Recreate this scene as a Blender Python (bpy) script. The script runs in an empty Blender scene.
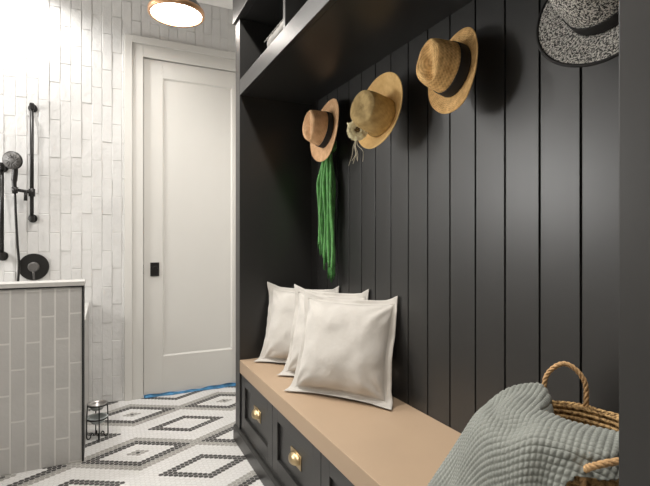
import bpy, bmesh, math, random
from math import sin, cos, pi, sqrt, radians, exp, atan2
from mathutils import Vector, Matrix, noise

random.seed(7)
SC = bpy.context.scene
COL = SC.collection

# ------------------------------------------------------------------ helpers
def link(name, me, parent=None):
    o = bpy.data.objects.new(name, me)
    COL.objects.link(o)
    if parent is not None:
        o.parent = parent
    return o

def tag(o, label=None, cat=None, group=None, kind=None):
    if label: o['label'] = label
    if cat: o['category'] = cat
    if group: o['group'] = group
    if kind: o['kind'] = kind
    return o

def empty(name, label, cat, loc=(0, 0, 0), group=None):
    o = bpy.data.objects.new(name, None)
    o.empty_display_size = .05
    COL.objects.link(o)
    o.location = loc
    return tag(o, label, cat, group)

def from_bm(name, bm, mats, parent=None, smooth=False, local=None):
    """local: subtract this offset so that world coordinates can be used for children of an Empty"""
    bmesh.ops.recalc_face_normals(bm, faces=bm.faces)
    me = bpy.data.meshes.new(name)
    if parent is not None and local is None:
        local = parent.get('_o')
    bm.to_mesh(me); bm.free()
    if not isinstance(mats, (list, tuple)): mats = [mats]
    for m in mats: me.materials.append(m)
    if smooth:
        for p in me.polygons: p.use_smooth = True
    o = link(name, me, parent)
    return o

def box(bm, x0, x1, y0, y1, z0, z1, bev=0, mi=0):
    vs = [bm.verts.new((x, y, z)) for x in (x0, x1) for y in (y0, y1) for z in (z0, z1)]
    idx = [(0, 1, 3, 2), (4, 6, 7, 5), (0, 4, 5, 1), (2, 3, 7, 6), (0, 2, 6, 4), (1, 5, 7, 3)]
    fs = [bm.faces.new([vs[i] for i in f]) for f in idx]
    for f in fs: f.material_index = mi
    if bev > 0:
        es = set()
        for f in fs:
            for e in f.edges: es.add(e)
        r = bmesh.ops.bevel(bm, geom=list(es), offset=bev, segments=2, affect='EDGES', profile=.6)
        for f in r['faces']: f.material_index = mi
    return fs

def tube(bm, pts, rad, seg=10, closed=False, cap=True, flat=None):
    """tube along pts, rad scalar or list"""
    pts = [Vector(p) for p in pts]
    n = len(pts)
    if not isinstance(rad, (list, tuple)): rad = [rad] * n
    rings = []
    prev = None
    for i, p in enumerate(pts):
        if closed:
            t = pts[(i + 1) % n] - pts[i - 1]
        else:
            t = pts[min(i + 1, n - 1)] - pts[max(i - 1, 0)]
        t.normalize()
        if prev is None:
            a = Vector((0, 0, 1)) if abs(t.z) < .9 else Vector((1, 0, 0))
            u = t.cross(a).normalized()
        else:
            u = (prev - t * prev.dot(t)).normalized()
        prev = u
        w = t.cross(u)
        rings.append([bm.verts.new(p + (u * cos(2 * pi * k / seg) + w * sin(2 * pi * k / seg)) * rad[i]) for k in range(seg)])
    m = n if closed else n - 1
    for i in range(m):
        a, b = rings[i], rings[(i + 1) % n]
        for k in range(seg):
            bm.faces.new((a[k], a[(k + 1) % seg], b[(k + 1) % seg], b[k]))
    if cap and not closed:
        bm.faces.new(rings[0][::-1]); bm.faces.new(rings[-1])
    return rings

def lathe(bm, prof, seg=32, M=None, cap0=False, cap1=False):
    """prof list of (r, z) around z; M transforms"""
    M = M or Matrix.Identity(4)
    rings = []
    for r, z in prof:
        if r < 1e-6:
            rings.append([bm.verts.new(M @ Vector((0, 0, z)))])
        else:
            rings.append([bm.verts.new(M @ Vector((r * cos(2 * pi * k / seg), r * sin(2 * pi * k / seg), z))) for k in range(seg)])
    for a, b in zip(rings, rings[1:]):
        for k in range(seg):
            k2 = (k + 1) % seg
            if len(a) == 1 and len(b) == 1: continue
            if len(a) == 1: bm.faces.new((a[0], b[k2], b[k]))
            elif len(b) == 1: bm.faces.new((a[k], a[k2], b[0]))
            else: bm.faces.new((a[k], a[k2], b[k2], b[k]))
    if cap0 and len(rings[0]) > 1: bm.faces.new(rings[0][::-1])
    if cap1 and len(rings[-1]) > 1: bm.faces.new(rings[-1])

def frame(o, z, x=None):
    """matrix at o with local z along z"""
    z = Vector(z).normalized()
    x = Vector(x) if x is not None else Vector((0, 0, 1))
    if abs(z.dot(x.normalized())) > .98: x = Vector((1, 0, 0))
    x = (x - z * x.dot(z)).normalized()
    y = z.cross(x)
    M = Matrix((x, y, z)).transposed().to_4x4()
    M.translation = Vector(o)
    return M

def spline(pts, n=8):
    P = [Vector(p) for p in pts]
    out = []
    for i in range(len(P) - 1):
        p0 = P[max(i - 1, 0)]; p1 = P[i]; p2 = P[i + 1]; p3 = P[min(i + 2, len(P) - 1)]
        for k in range(n):
            t = k / n
            out.append(.5 * ((2 * p1) + (p2 - p0) * t + (2 * p0 - 5 * p1 + 4 * p2 - p3) * t * t + (3 * p1 - p0 - 3 * p2 + p3) * t ** 3))
    out.append(P[-1])
    return out

# ------------------------------------------------------------------ materials
def srgb(r, g, b):
    f = lambda c: (c / 255 / 12.92) if c / 255 <= .04045 else ((c / 255 + .055) / 1.055) ** 2.4
    return (f(r), f(g), f(b), 1)

def mat(name, col, rough=.5, metal=0, spec=.5, bump=None, var=None, coat=0, sheen=0, emit=None, coatr=.1):
    """bump=(scale, strength, distance); var=(scale, amount)"""
    m = bpy.data.materials.new(name); m.use_nodes = True
    nt = m.node_tree; b = nt.nodes['Principled BSDF']
    b.inputs['Base Color'].default_value = col
    b.inputs['Roughness'].default_value = rough
    b.inputs['Metallic'].default_value = metal
    b.inputs['Specular IOR Level'].default_value = spec
    b.inputs['Coat Weight'].default_value = coat
    b.inputs['Coat Roughness'].default_value = coatr
    if sheen: b.inputs['Sheen Weight'].default_value = sheen
    if emit:
        b.inputs['Emission Color'].default_value = emit[0]; b.inputs['Emission Strength'].default_value = emit[1]
    tc = nt.nodes.new('ShaderNodeTexCoord')
    if var:
        n = nt.nodes.new('ShaderNodeTexNoise'); n.inputs['Scale'].default_value = var[0]; n.inputs['Detail'].default_value = 4
        nt.links.new(tc.outputs['Object'], n.inputs['Vector'])
        mx = nt.nodes.new('ShaderNodeMix'); mx.data_type = 'RGBA'
        c = Vector(col[:3])
        mx.inputs['A'].default_value = (*[x * (1 - var[1]) for x in c], 1)
        mx.inputs['B'].default_value = (*[min(1, x * (1 + var[1])) for x in c], 1)
        mr = nt.nodes.new('ShaderNodeMapRange'); mr.inputs['From Min'].default_value = .3; mr.inputs['From Max'].default_value = .7
        nt.links.new(n.outputs['Fac'], mr.inputs['Value'])
        nt.links.new(mr.outputs['Result'], mx.inputs['Factor'])
        nt.links.new(mx.outputs['Result'], b.inputs['Base Color'])
    if bump:
        n = nt.nodes.new('ShaderNodeTexNoise'); n.inputs['Scale'].default_value = bump[0]; n.inputs['Detail'].default_value = 3
        nt.links.new(tc.outputs['Object'], n.inputs['Vector'])
        bp = nt.nodes.new('ShaderNodeBump'); bp.inputs['Strength'].default_value = bump[1]; bp.inputs['Distance'].default_value = bump[2]
        nt.links.new(n.outputs['Fac'], bp.inputs['Height'])
        nt.links.new(bp.outputs['Normal'], b.inputs['Normal'])
    return m

def straw(name, c1, c2, us, vs, strength=.6, contrast=.5, speck=0):
    """woven straw from the mesh UV: u runs round the hat, v from tip to brim edge"""
    m = bpy.data.materials.new(name); m.use_nodes = True
    nt = m.node_tree; b = nt.nodes['Principled BSDF']
    b.inputs['Roughness'].default_value = .75
    b.inputs['Specular IOR Level'].default_value = .25
    uv = nt.nodes.new('ShaderNodeUVMap')
    sp = nt.nodes.new('ShaderNodeSeparateXYZ'); nt.links.new(uv.outputs['UV'], sp.inputs['Vector'])
    def wave(sock, k):
        a = nt.nodes.new('ShaderNodeMath'); a.operation = 'MULTIPLY'; a.inputs[1].default_value = k
        nt.links.new(sock, a.inputs[0])
        s = nt.nodes.new('ShaderNodeMath'); s.operation = 'SINE'; nt.links.new(a.outputs[0], s.inputs[0])
        return s.outputs[0]
    wu = wave(sp.outputs['X'], 2 * pi * us); wv = wave(sp.outputs['Y'], 2 * pi * vs)
    pr = nt.nodes.new('ShaderNodeMath'); pr.operation = 'MULTIPLY'; nt.links.new(wu, pr.inputs[0]); nt.links.new(wv, pr.inputs[1])
    ad = nt.nodes.new('ShaderNodeMath'); ad.operation = 'MULTIPLY_ADD'; ad.inputs[1].default_value = .8
    nt.links.new(wv, ad.inputs[0]); nt.links.new(pr.outputs[0], ad.inputs[2])
    tc = nt.nodes.new('ShaderNodeTexCoord')
    ns = nt.nodes.new('ShaderNodeTexNoise'); ns.inputs['Scale'].default_value = 45 if not speck else 260; ns.inputs['Detail'].default_value = 5
    nt.links.new(tc.outputs['Object'], ns.inputs['Vector'])
    m1 = nt.nodes.new('ShaderNodeMapRange'); m1.inputs['From Min'].default_value = -1.8; m1.inputs['From Max'].default_value = 1.8
    nt.links.new(ad.outputs[0], m1.inputs['Value'])
    m2 = nt.nodes.new('ShaderNodeMapRange')
    m2.inputs['From Min'].default_value = .3 if not speck else .44; m2.inputs['From Max'].default_value = .7 if not speck else .56
    nt.links.new(ns.outputs['Fac'], m2.inputs['Value'])
    mx = nt.nodes.new('ShaderNodeMix'); mx.data_type = 'FLOAT'; mx.inputs['Factor'].default_value = .5 if not speck else speck
    nt.links.new(m1.outputs[0], mx.inputs['A']); nt.links.new(m2.outputs[0], mx.inputs['B'])
    ct = nt.nodes.new('ShaderNodeMapRange'); ct.inputs['From Min'].default_value = .5 - contrast; ct.inputs['From Max'].default_value = .5 + contrast
    nt.links.new(mx.outputs[0], ct.inputs['Value'])
    cm = nt.nodes.new('ShaderNodeMix'); cm.data_type = 'RGBA'
    cm.inputs['A'].default_value = c1; cm.inputs['B'].default_value = c2
    nt.links.new(ct.outputs[0], cm.inputs['Factor'])
    nt.links.new(cm.outputs['Result'], b.inputs['Base Color'])
    bp = nt.nodes.new('ShaderNodeBump'); bp.inputs['Strength'].default_value = strength; bp.inputs['Distance'].default_value = .002
    nt.links.new(m1.outputs[0], bp.inputs['Height']); nt.links.new(bp.outputs['Normal'], b.inputs['Normal'])
    return m

def fabric(name, col, scale, strength, rough=.9, var=.06, cross=True):
    m = mat(name, col, rough, spec=.2, sheen=.15, var=(9, var))
    nt = m.node_tree; b = nt.nodes['Principled BSDF']
    tc = nt.nodes.new('ShaderNodeTexCoord')
    v = nt.nodes.new('ShaderNodeTexNoise'); v.inputs['Scale'].default_value = scale; v.inputs['Detail'].default_value = 2
    nt.links.new(tc.outputs['Object'], v.inputs['Vector'])
    v2 = nt.nodes.new('ShaderNodeTexNoise'); v2.inputs['Scale'].default_value = 11; v2.inputs['Detail'].default_value = 3
    nt.links.new(tc.outputs['Object'], v2.inputs['Vector'])
    bp = nt.nodes.new('ShaderNodeBump'); bp.inputs['Strength'].default_value = strength; bp.inputs['Distance'].default_value = .001
    nt.links.new(v.outputs['Fac'], bp.inputs['Height'])
    bq = nt.nodes.new('ShaderNodeBump'); bq.inputs['Strength'].default_value = .35; bq.inputs['Distance'].default_value = .02
    nt.links.new(v2.outputs['Fac'], bq.inputs['Height']); nt.links.new(bp.outputs['Normal'], bq.inputs['Normal'])
    nt.links.new(bq.outputs['Normal'], b.inputs['Normal'])
    return m

M = {}
M['paint'] = mat('charcoal paint', (.020, .0195, .0185, 1), .36, spec=.62, bump=(35, .06, .002))
M['paint_light'] = mat('white door paint', (.60, .587, .555, 1), .45, bump=(60, .04, .001))
M['wall_paint'] = mat('wall paint', (.72, .70, .67, 1), .8)
M['ceiling'] = mat('ceiling paint', (.78, .76, .73, 1), .9)
M['tile'] = mat('white handmade tile', (.59, .583, .57, 1), .36, bump=(34, .7, .005), var=(6, .05))
M['tile_shaded'] = mat('white tile shaded low wall', (.45, .44, .425, 1), .42, bump=(30, .6, .004), var=(6, .04))  # same white tile, base colour darkened to paint in the low wall's shade
M['grout'] = mat('tile grout', (.59, .58, .565, 1), .9)
M['grout_low'] = mat('pale grout', (.60, .59, .565, 1), .9)
M['hex_white'] = mat('white mosaic', (.74, .735, .72, 1), .38, var=(55, .06))
M['hex_grey'] = mat('grey mosaic', (.37, .36, .335, 1), .4, var=(55, .2))
M['hex_dark'] = mat('dark mosaic', (.066, .064, .062, 1), .4, var=(55, .4))
M['hex_grout'] = mat('mosaic grout', (.66, .65, .63, 1), .9)
M['bench'] = mat('tan bench top', (.455, .33, .222, 1), .5, var=(2.5, .05), bump=(90, .05, .001))
M['brass'] = mat('brass', (.56, .43, .25, 1), .36, metal=1)
M['black'] = mat('matt black metal', (.022, .021, .020, 1), .38, metal=.5)
M['grey_metal'] = mat('spray face grey', (.12, .115, .11, 1), .45, metal=.3)
M['trim'] = mat('black edge trim', (.015, .015, .015, 1), .5)
M['coping'] = mat('white stone coping', (.47, .46, .44, 1), .4, var=(12, .05))
M['cloth'] = fabric('oatmeal linen', (.545, .52, .48, 1), 480, .35)
M['blanket'] = fabric('sage blanket', (.262, .276, .252, 1), 420, .5, var=.07)
M['scarf'] = mat('green scarf cloth', (.085, .30, .065, 1), .7, var=(30, .35), bump=(180, .4, .002), sheen=.3)
M['scarf_dark'] = mat('green fringe', (.05, .19, .04, 1), .8, var=(40, .3))
M['towel'] = fabric('grey white knit', (.24, .23, .215, 1), 200, .9, var=.12)
M['tape'] = mat('blue painters tape', (.13, .40, .70, 1), .6, var=(14, .5))
M['band'] = mat('black hat ribbon', (.010, .009, .009, 1), .7, bump=(300, .3, .001))
M['straw1'] = straw('pinkish straw', srgb(188, 142, 100), srgb(238, 196, 152), 70, 26, .6)
M['straw2'] = straw('olive straw crown', srgb(150, 124, 78), srgb(214, 186, 130), 90, 34, .8, .45)
M['straw2b'] = straw('golden straw brim', srgb(220, 178, 112), srgb(250, 214, 150), 90, 50, .4)
M['straw3'] = straw('golden straw', srgb(194, 146, 88), srgb(255, 214, 148), 40, 15, 1, .36)
M['straw4'] = straw('grey flecked straw', (.012, .012, .011, 1), (.80, .78, .73, 1), 80, 46, .8, .28, .55)
M['flower'] = mat('dried cream flower', srgb(244, 228, 190), .8, var=(90, .2))
M['leaf'] = mat('pale grey leaf', srgb(176, 178, 160), .7, var=(60, .15))
M['seed'] = mat('seed head', srgb(112, 88, 50), .9, var=(200, .5))
M['raffia'] = mat('raffia', srgb(214, 205, 182), .8)
M['rope'] = mat('jute rope', srgb(196, 158, 112), .85, var=(60, .15), bump=(260, .6, .003))
M['diffuser'] = mat('glowing diffuser', (1, 1, 1, 1), .5, emit=((1, .95, .88, 1), 22))
M['copper'] = mat('copper ring', (.62, .36, .20, 1), .35, metal=.8)
M['slate'] = mat('slate lamp shade', (.09, .095, .10, 1), .45)
M['steel'] = mat('brushed steel', (.45, .43, .42, 1), .35, metal=.9)
M['glass_dish'] = mat('pale blue grey enamel', (.48, .52, .52, 1), .25)
M['white_plastic'] = mat('white plastic', (.8, .8, .78, 1), .5)

def seagrass():
    m = bpy.data.materials.new('seagrass weave'); m.use_nodes = True
    nt = m.node_tree; b = nt.nodes['Principled BSDF']; b.inputs['Roughness'].default_value = .8
    tc = nt.nodes.new('ShaderNodeTexCoord')
    n = nt.nodes.new('ShaderNodeTexNoise'); n.inputs['Scale'].default_value = 130; n.inputs['Detail'].default_value = 4
    nt.links.new(tc.outputs['Object'], n.inputs['Vector'])
    r = nt.nodes.new('ShaderNodeValToRGB')
    r.color_ramp.elements[0].position = .35; r.color_ramp.elements[0].color = srgb(96, 66, 34)
    r.color_ramp.elements[1].position = .62; r.color_ramp.elements[1].color = srgb(206, 170, 116)
    nt.links.new(n.outputs['Fac'], r.inputs['Fac']); nt.links.new(r.outputs['Color'], b.inputs['Base Color'])
    bp = nt.nodes.new('ShaderNodeBump'); bp.inputs['Distance'].default_value = .003
    nt.links.new(n.outputs['Fac'], bp.inputs['Height']); nt.links.new(bp.outputs['Normal'], b.inputs['Normal'])
    return m
M['seagrass'] = seagrass()

# ------------------------------------------------------------------ dimensions (camera stands at x=0, y=0, z=1.15)
XL, XW = -1.75, 1.15         # left wall, right wall (behind the planks)
YF, YB = -1.6, 3.60          # wall behind the camera, tiled wall face
ZC = 2.95
XF = .688                    # joinery front plane
PB = 1.122                   # plank face
Y0, Y1 = .430, 2.545         # niche
SEAT = .475

# ------------------------------------------------------------------ room shell
def struct(name, bm, m, smooth=False):
    o = from_bm(name, bm, m, smooth=smooth); o['kind'] = 'structure'; return o

# floor: grout bed and 25 mm hexagonal mosaic in nested lozenges
P = .025; CW = P * sqrt(3) / 2
bm = bmesh.new()
vs = [bm.verts.new(p) for p in ((XL, YF, -.001), (XW, YF, -.001), (XW, YB + .04, -.001), (XL, YB + .04, -.001))]
bm.faces.new(vs)
R_ = P / sqrt(3) * .90
hexoff = [(R_ * cos(k * pi / 3), R_ * sin(k * pi / 3)) for k in range(6)]
cx, cy = .468, 2.387        # centre of one small dark lozenge
for i in range(-int((cx - XL) / CW), int((XW - cx) / CW) + 1):
    for jj in range(-int((cy - YF) / P), int((YB + .02 - cy) / P) + 1):
        j = jj + (.5 if i % 2 else 0)
        x = cx + i * CW; y = cy + j * P
        if x < XL + .02 or x > XW - .02 or y > YB + .025 or y < YF + .02: continue
        # small lozenge cell
        ia = (i + 14) % 28 - 14; ja = (j + 12) % 24 - 12
        ib = (i + 28) % 28 - 14; jb = (j + 24) % 24 - 12
        ka = abs(ja) + abs(ia) / 2; kb = abs(jb) + abs(ib) / 2
        mi = 1
        if 3.9 < ka < 5.1: mi = 3
        elif 4.9 < kb < 6.1: mi = 3
        elif 6.9 < kb < 8.1: mi = 2
        elif kb < .1: mi = 3
        elif kb < 1.1: mi = 2
        f = bm.faces.new([bm.verts.new((x + a, y + b, 0)) for a, b in hexoff])
        f.material_index = mi
struct('floor', bm, [M['hex_grout'], M['hex_white'], M['hex_grey'], M['hex_dark']])

bm = bmesh.new(); box(bm, XL, XW, YF, YB + .1, ZC, ZC + .05)
struct('ceiling', bm, M['ceiling'])
# left wall with an unseen window opening, added to side-light the hats
wy0, wy1, wz0, wz1 = 2.76, 3.50, 1.15, 2.25
bm = bmesh.new()
box(bm, XL - .1, XL, YF, wy0, 0, ZC); box(bm, XL - .1, XL, wy1, YB + .1, 0, ZC)
box(bm, XL - .1, XL, wy0, wy1, 0, wz0); box(bm, XL - .1, XL, wy0, wy1, wz1, ZC)
struct('wall_left', bm, M['wall_paint'])
bm = bmesh.new()
for a, b, c, d in ((wy0, wy1, wz0, wz0 + .05), (wy0, wy1, wz1 - .05, wz1), (wy0, wy0 + .05, wz0 + .05, wz1 - .05), (wy1 - .05, wy1, wz0 + .05, wz1 - .05)):
    box(bm, XL - .07, XL - .02, a, b, c, d)
struct('added_window_1', bm, M['paint_light'])
bm = bmesh.new(); box(bm, XW, XW + .1, YF, YB + .1, 0, ZC)
struct('wall_right', bm, M['wall_paint'])
bm = bmesh.new(); box(bm, XL, XW, YF - .1, YF, 0, ZC)
struct('wall_front', bm, M['wall_paint'])

def tiles(bm, x0, x1, z0, z1, yface, skip=None, w=.0635, h=.254, x_ref=0, z_ref=0, amp=.0012, tilt=.0040, mi=1, gap=.0028, par=0):
    """hand-made tiles standing on end, half bond; faces look towards -y"""
    n0 = int(math.floor((x0 - x_ref) / w)); n1 = int(math.ceil((x1 - x_ref) / w))
    for n in range(n0, n1):
        off = (h / 2 if (n + par) % 2 else 0) + random.uniform(-.006, .006)
        m0 = int(math.floor((z0 - z_ref - off) / h)) - 1; m1 = int(math.ceil((z1 - z_ref - off) / h)) + 1
        for m in range(m0, m1):
            a = x_ref + n * w + gap / 2; b = a + w - gap
            c = z_ref + off + m * h + gap / 2; d = c + h - gap
            rects = [(max(a, x0), min(b, x1), max(c, z0), min(d, z1))]
            if skip:
                sx0, sx1, sz0, sz1 = skip
                nr = []
                for (p, q, r, s) in rects:
                    if q <= sx0 or p >= sx1 or s <= sz0 or r >= sz1: nr.append((p, q, r, s))
                    else:
                        if s > sz1: nr.append((p, q, sz1, s))
                        if p < sx0: nr.append((p, min(q, sx0), r, min(s, sz1)))
                rects = nr
            dep = random.uniform(-amp, amp); tx = random.uniform(-tilt, tilt); tz = random.uniform(-tilt, tilt)
            for (p, q, r, s) in rects:
                if q - p < .003 or s - r < .003: continue
                V = []
                for (X, Z) in ((p, r), (q, r), (q, s), (p, s)):
                    yy = yface - dep - tx * (X - a) / w * .2 - tz * (Z - c) / h
                    V.append((X, yy, Z))
                ins = .0022
                c0 = (( p + q) / 2, (r + s) / 2)
                front = [bm.verts.new((v[0] + (ins if v[0] < c0[0] else -ins), v[1], v[2] + (ins if v[2] < c0[1] else -ins))) for v in V]
                mid = [bm.verts.new((v[0], v[1] + .0025, v[2])) for v in V]
                back = [bm.verts.new((v[0], yface + .010, v[2])) for v in V]
                fs = [bm.faces.new(front)]
                for k in range(4):
                    k2 = (k + 1) % 4
                    fs.append(bm.faces.new((front[k], mid[k], mid[k2], front[k2])))
                    fs.append(bm.faces.new((mid[k], back[k], back[k2], mid[k2])))
                for f in fs: f.material_index = mi

DX0, DX1, DZ1 = .270, 1.032, 2.462      # door leaf
CX0, CZ1 = .131, 2.607                  # outer edge of casing
bm = bmesh.new()
yw = YB + .0035
box(bm, XL, DX0 - .02, yw, YB + .1, 0, ZC)
box(bm, DX0 - .02, XW, yw, YB + .1, DZ1 + .02, ZC)
box(bm, DX1 + .02, XW, yw, YB + .1, 0, DZ1 + .02)
box(bm, DX0 - .02, DX1 + .02, YB + .07, YB + .1, 0, DZ1 + .02)
tiles(bm, XL, XW, 0, ZC, YB, skip=(CX0, XW + .2, -1, CZ1), x_ref=-.0115, z_ref=.05)
o = struct('wall_back', bm, [M['grout'], M['tile']])

# casing (trim)
bm = bmesh.new()
yo = YB - .022
box(bm, CX0, CX0 + .052, yo, yw, 0, CZ1, .003)
box(bm, CX0 + .052, XW, yo, yw, CZ1 - .05, CZ1, .003)
box(bm, CX0 + .053, DX0 - .014, yo + .010, YB + .045, 0, CZ1 - .05, .002)
box(bm, DX0 - .014, XW, yo + .010, YB + .045, DZ1 + .006, CZ1 - .05, .002)
box(bm, DX1 + .006, XW, yo + .010, YB + .045, 0, DZ1 + .006, .002)
struct('trim_1', bm, M['paint_light'])

# door with one sunk panel
bm = bmesh.new()
d0, d1 = YB + .008, YB + .045
sx, top, bot = .122, .125, .285
box(bm, DX0 - .010, DX0 - .010 + sx + .010, d0, d1, .012, DZ1, .0015)
box(bm, DX1 - sx, DX1, d0, d1, .012, DZ1, .0015)
box(bm, DX0 + sx, DX1 - sx, d0, d1, .012, bot, .0015)
box(bm, DX0 + sx, DX1 - sx, d0, d1, DZ1 - top, DZ1, .0015)
box(bm, DX0 + sx, DX1 - sx, d0 + .010, d1 - .006, bot, DZ1 - top)
# little sloping bead round the panel
def slope_bead(x0, x1, z0, z1):
    a = [(x0, z0), (x1, z0), (x1, z1), (x0, z1)]; w = .010
    b = [(x0 + w, z0 + w), (x1 - w, z0 + w), (x1 - w, z1 - w), (x0 + w, z1 - w)]
    for k in range(4):
        k2 = (k + 1) % 4
        bm.faces.new([bm.verts.new((a[k][0], d0 + .003, a[k][1])), bm.verts.new((a[k2][0], d0 + .003, a[k2][1])),
                      bm.verts.new((b[k2][0], d0 + .0099, b[k2][1])), bm.verts.new((b[k][0], d0 + .0099, b[k][1]))])
slope_bead(DX0 + sx, DX1 - sx, bot, DZ1 - top)
door = struct('door_1', bm, M['paint_light'])
bm = bmesh.new()
hx, hz = .336, .928
for a, b, c, d in ((-.031, -.024, -.050, .050), (.024, .031, -.050, .050), (-.024, .024, .043, .050), (-.024, .024, -.050, -.043)):
    box(bm, hx + a, hx + b, d0 - .007, d0 + .001, hz + c, hz + d, .001)
box(bm, hx - .024, hx + .024, d0 - .002, d0 + .001, hz - .043, hz + .043)
ring = [(hx + .016 * cos(t), d0 - .012 - .006 * sin(t), hz + .02 * sin(t) + .004) for t in [k * pi / 10 for k in range(11)]]
tube(bm, ring, .004, 8)
from_bm('door_handle', bm, M['black'], door)
bm = bmesh.new()
box(bm, DX0 - .018, DX0 - .011, d0 - .008, d0 + .004, .895, .965, .002)
from_bm('strike_plate', bm, M['black'], door)

# baseboard hidden-side walls outside the frame
bm = bmesh.new(); box(bm, XL, XL + .015, YF, YB - .93, 0, .14, .003)
struct('baseboard_left', bm, M['paint_light'])
bm = bmesh.new(); box(bm, XL + .015, XW, YF, YF + .015, 0, .14, .003)
struct('baseboard_front', bm, M['paint_light'])

# ------------------------------------------------------------------ blue tape along the foot of the door
bm = bmesh.new()
N = 60
rows = []
for k in range(N + 1):
    t = k / N; x = .262 + t * .765
    w = .004 * sin(t * 17) + .003 * sin(t * 41 + 1)
    zt = .012 + .004 * sin(t * 9 + 1) + .003 * sin(t * 33) + .006 * t
    rows.append([bm.verts.new((x, YB - .024 + w, .0012)), bm.verts.new((x, YB - .010 + w * .5, .0022)),
                 bm.verts.new((x, YB + .000 + w * .3, .006)), bm.verts.new((x, YB + .0045, max(.009, zt)))])
for a, b in zip(rows, rows[1:]):
    for k in range(3): bm.faces.new((a[k], b[k], b[k + 1], a[k + 1]))
bmesh.ops.solidify(bm, geom=bm.faces[:], thickness=.0006)
tag(from_bm('tape_strip', bm, M['tape'], smooth=True), 'crinkled strip of blue masking tape along the foot of the white door', 'tape')

# ------------------------------------------------------------------ black joinery
cab = empty('hall_locker', 'charcoal built-in hall unit with planked niche, upper cubbies and drawers', 'cabinet', (0, 0, 0))
pt = M['paint']
YE0, YE1 = Y0 - .10, 2.632        # outer ends of stiles
# plank backing: 127 mm planks with dark reveals
bm = bmesh.new()
box(bm, PB + .010, XW - .002, Y0 - .08, YE1 - .01, .10, ZC - .02)
yy = .805 - .1268 * 4
while yy < Y1:
    a = max(yy, Y0 - .08); b = min(yy + .1268, YE1 - .02)
    if b - a > .01: box(bm, PB, PB + .0099, a + .0033, b - .0033, SEAT - .06, 2.0, .0012)
    yy += .1268
from_bm('plank_back', bm, pt, cab)
# end panels
bm = bmesh.new(); box(bm, XF + .001, XW - .003, Y1, YE1 - .004, .085, 2.38)
from_bm('end_panel', bm, pt, cab)
bm = bmesh.new(); box(bm, XF + .001, XW - .003, Y0 - .095, Y0, .085, 2.38)
from_bm('end_panel', bm, pt, cab)
# stiles
bm = bmesh.new(); box(bm, XF - .004, XF + .0009, Y1 - .001, YE1, .087, 2.384, .0015)
from_bm('stile', bm, pt, cab)
bm = bmesh.new(); box(bm, XF - .004, XF + .0009, Y0 - .10, Y0 + .001, .087, 2.384, .0015)
from_bm('stile', bm, pt, cab)
# shelf with deep front rail
bm = bmesh.new(); box(bm, XF + .021, PB - .001, Y0 + .001, Y1 - .001, 1.953, 1.985)
box(bm, XF + .021, PB - .001, Y0 + .001, Y1 - .001, 2.015, 2.036)
from_bm('shelf', bm, pt, cab)
bm = bmesh.new(); box(bm, XF - .0035, XF + .02, Y0 + .002, Y1 - .002, 1.953, 2.039, .0015)
from_bm('shelf_rail', bm, pt, cab)
# cubby dividers and top
for yd in (1.842, 1.135):
    bm = bmesh.new(); box(bm, XF - .002, PB - .001, yd - .012, yd + .012, 2.0395, 2.382, .001)
    from_bm('divider', bm, pt, cab)
bm = bmesh.new(); box(bm, XF - .018, XF + .02, YE0, YE1 + .014, 2.386, ZC - .003, .0015)
box(bm, XF + .02, XW - .003, YE0, YE1, 2.386, 2.41)
from_bm('top_rail', bm, pt, cab)
# plinth with chamfered top
bm = bmesh.new()
pr = [(XF - .016, 0.001), (XF + .03, 0.001), (XF + .03, .0865), (XF - .006, .0865), (XF - .016, .076)]
f0 = [bm.verts.new((x, YE0, z)) for x, z in pr]; f1 = [bm.verts.new((x, YE1 + .006, z)) for x, z in pr]
bm.faces.new(f0); bm.faces.new(f1[::-1])
for k in range(5): bm.faces.new((f0[k], f0[(k + 1) % 5], f1[(k + 1) % 5], f1[k]))
from_bm('plinth', bm, pt, cab)
# carcass behind drawers
bm = bmesh.new(); box(bm, XF + .025, PB - .001, Y0 + .001, Y1 - .001, .09, .3995)
from_bm('carcass', bm, pt, cab)
# rails
bm = bmesh.new(); box(bm, XF + .004, XF + .024, Y0 + .001, Y1 - .001, .0872, .106)
from_bm('bottom_rail', bm, pt, cab)
# drawers
def cup_pull(bm, y, z, x):
    # plate with pointed ends + hollow half-dome cup; opens downward
    w, h = .056, .029
    prof = [(-w, -h), (-w * .3, -h), (w * .3, -h), (w, -h), (w * .98, 0), (w, h), (0, h + .004), (-w, h), (-w * .98, 0)]
    a = [bm.verts.new((x, y + p, z + q)) for p, q in prof]; b = [bm.verts.new((x - .003, y + p * .98, z + q * .97)) for p, q in prof]
    bm.faces.new(a); bm.faces.new(b[::-1])
    n = len(prof)
    for k in range(n): bm.faces.new((a[k], a[(k + 1) % n], b[(k + 1) % n], b[k]))
    # dome
    S, T = 20, 10
    for inner in (0, 1):
        sc = 1 - .10 * inner
        grid = []
        for i in range(S + 1):
            u = pi * i / S                      # along width
            row = []
            for j in range(T + 1):
                v = (pi * .62) * j / T              # from top, forward and down
                ry = .045 * sc; rx = .027 * sc; rz = .030 * sc
                row.append(bm.verts.new((x - .002 - rx * sin(u) * sin(v), y - ry * cos(u), z - .008 + rz * sin(u) * cos(v) + .006 * sin(u))))
            grid.append(row)
        for i in range(S):
            for j in range(T):
                try: bm.faces.new((grid[i][j], grid[i + 1][j], grid[i + 1][j + 1], grid[i][j + 1]))
                except ValueError: pass
nd = 4; wd = (Y1 - .012 - (Y0 + .006)) / nd
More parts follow.
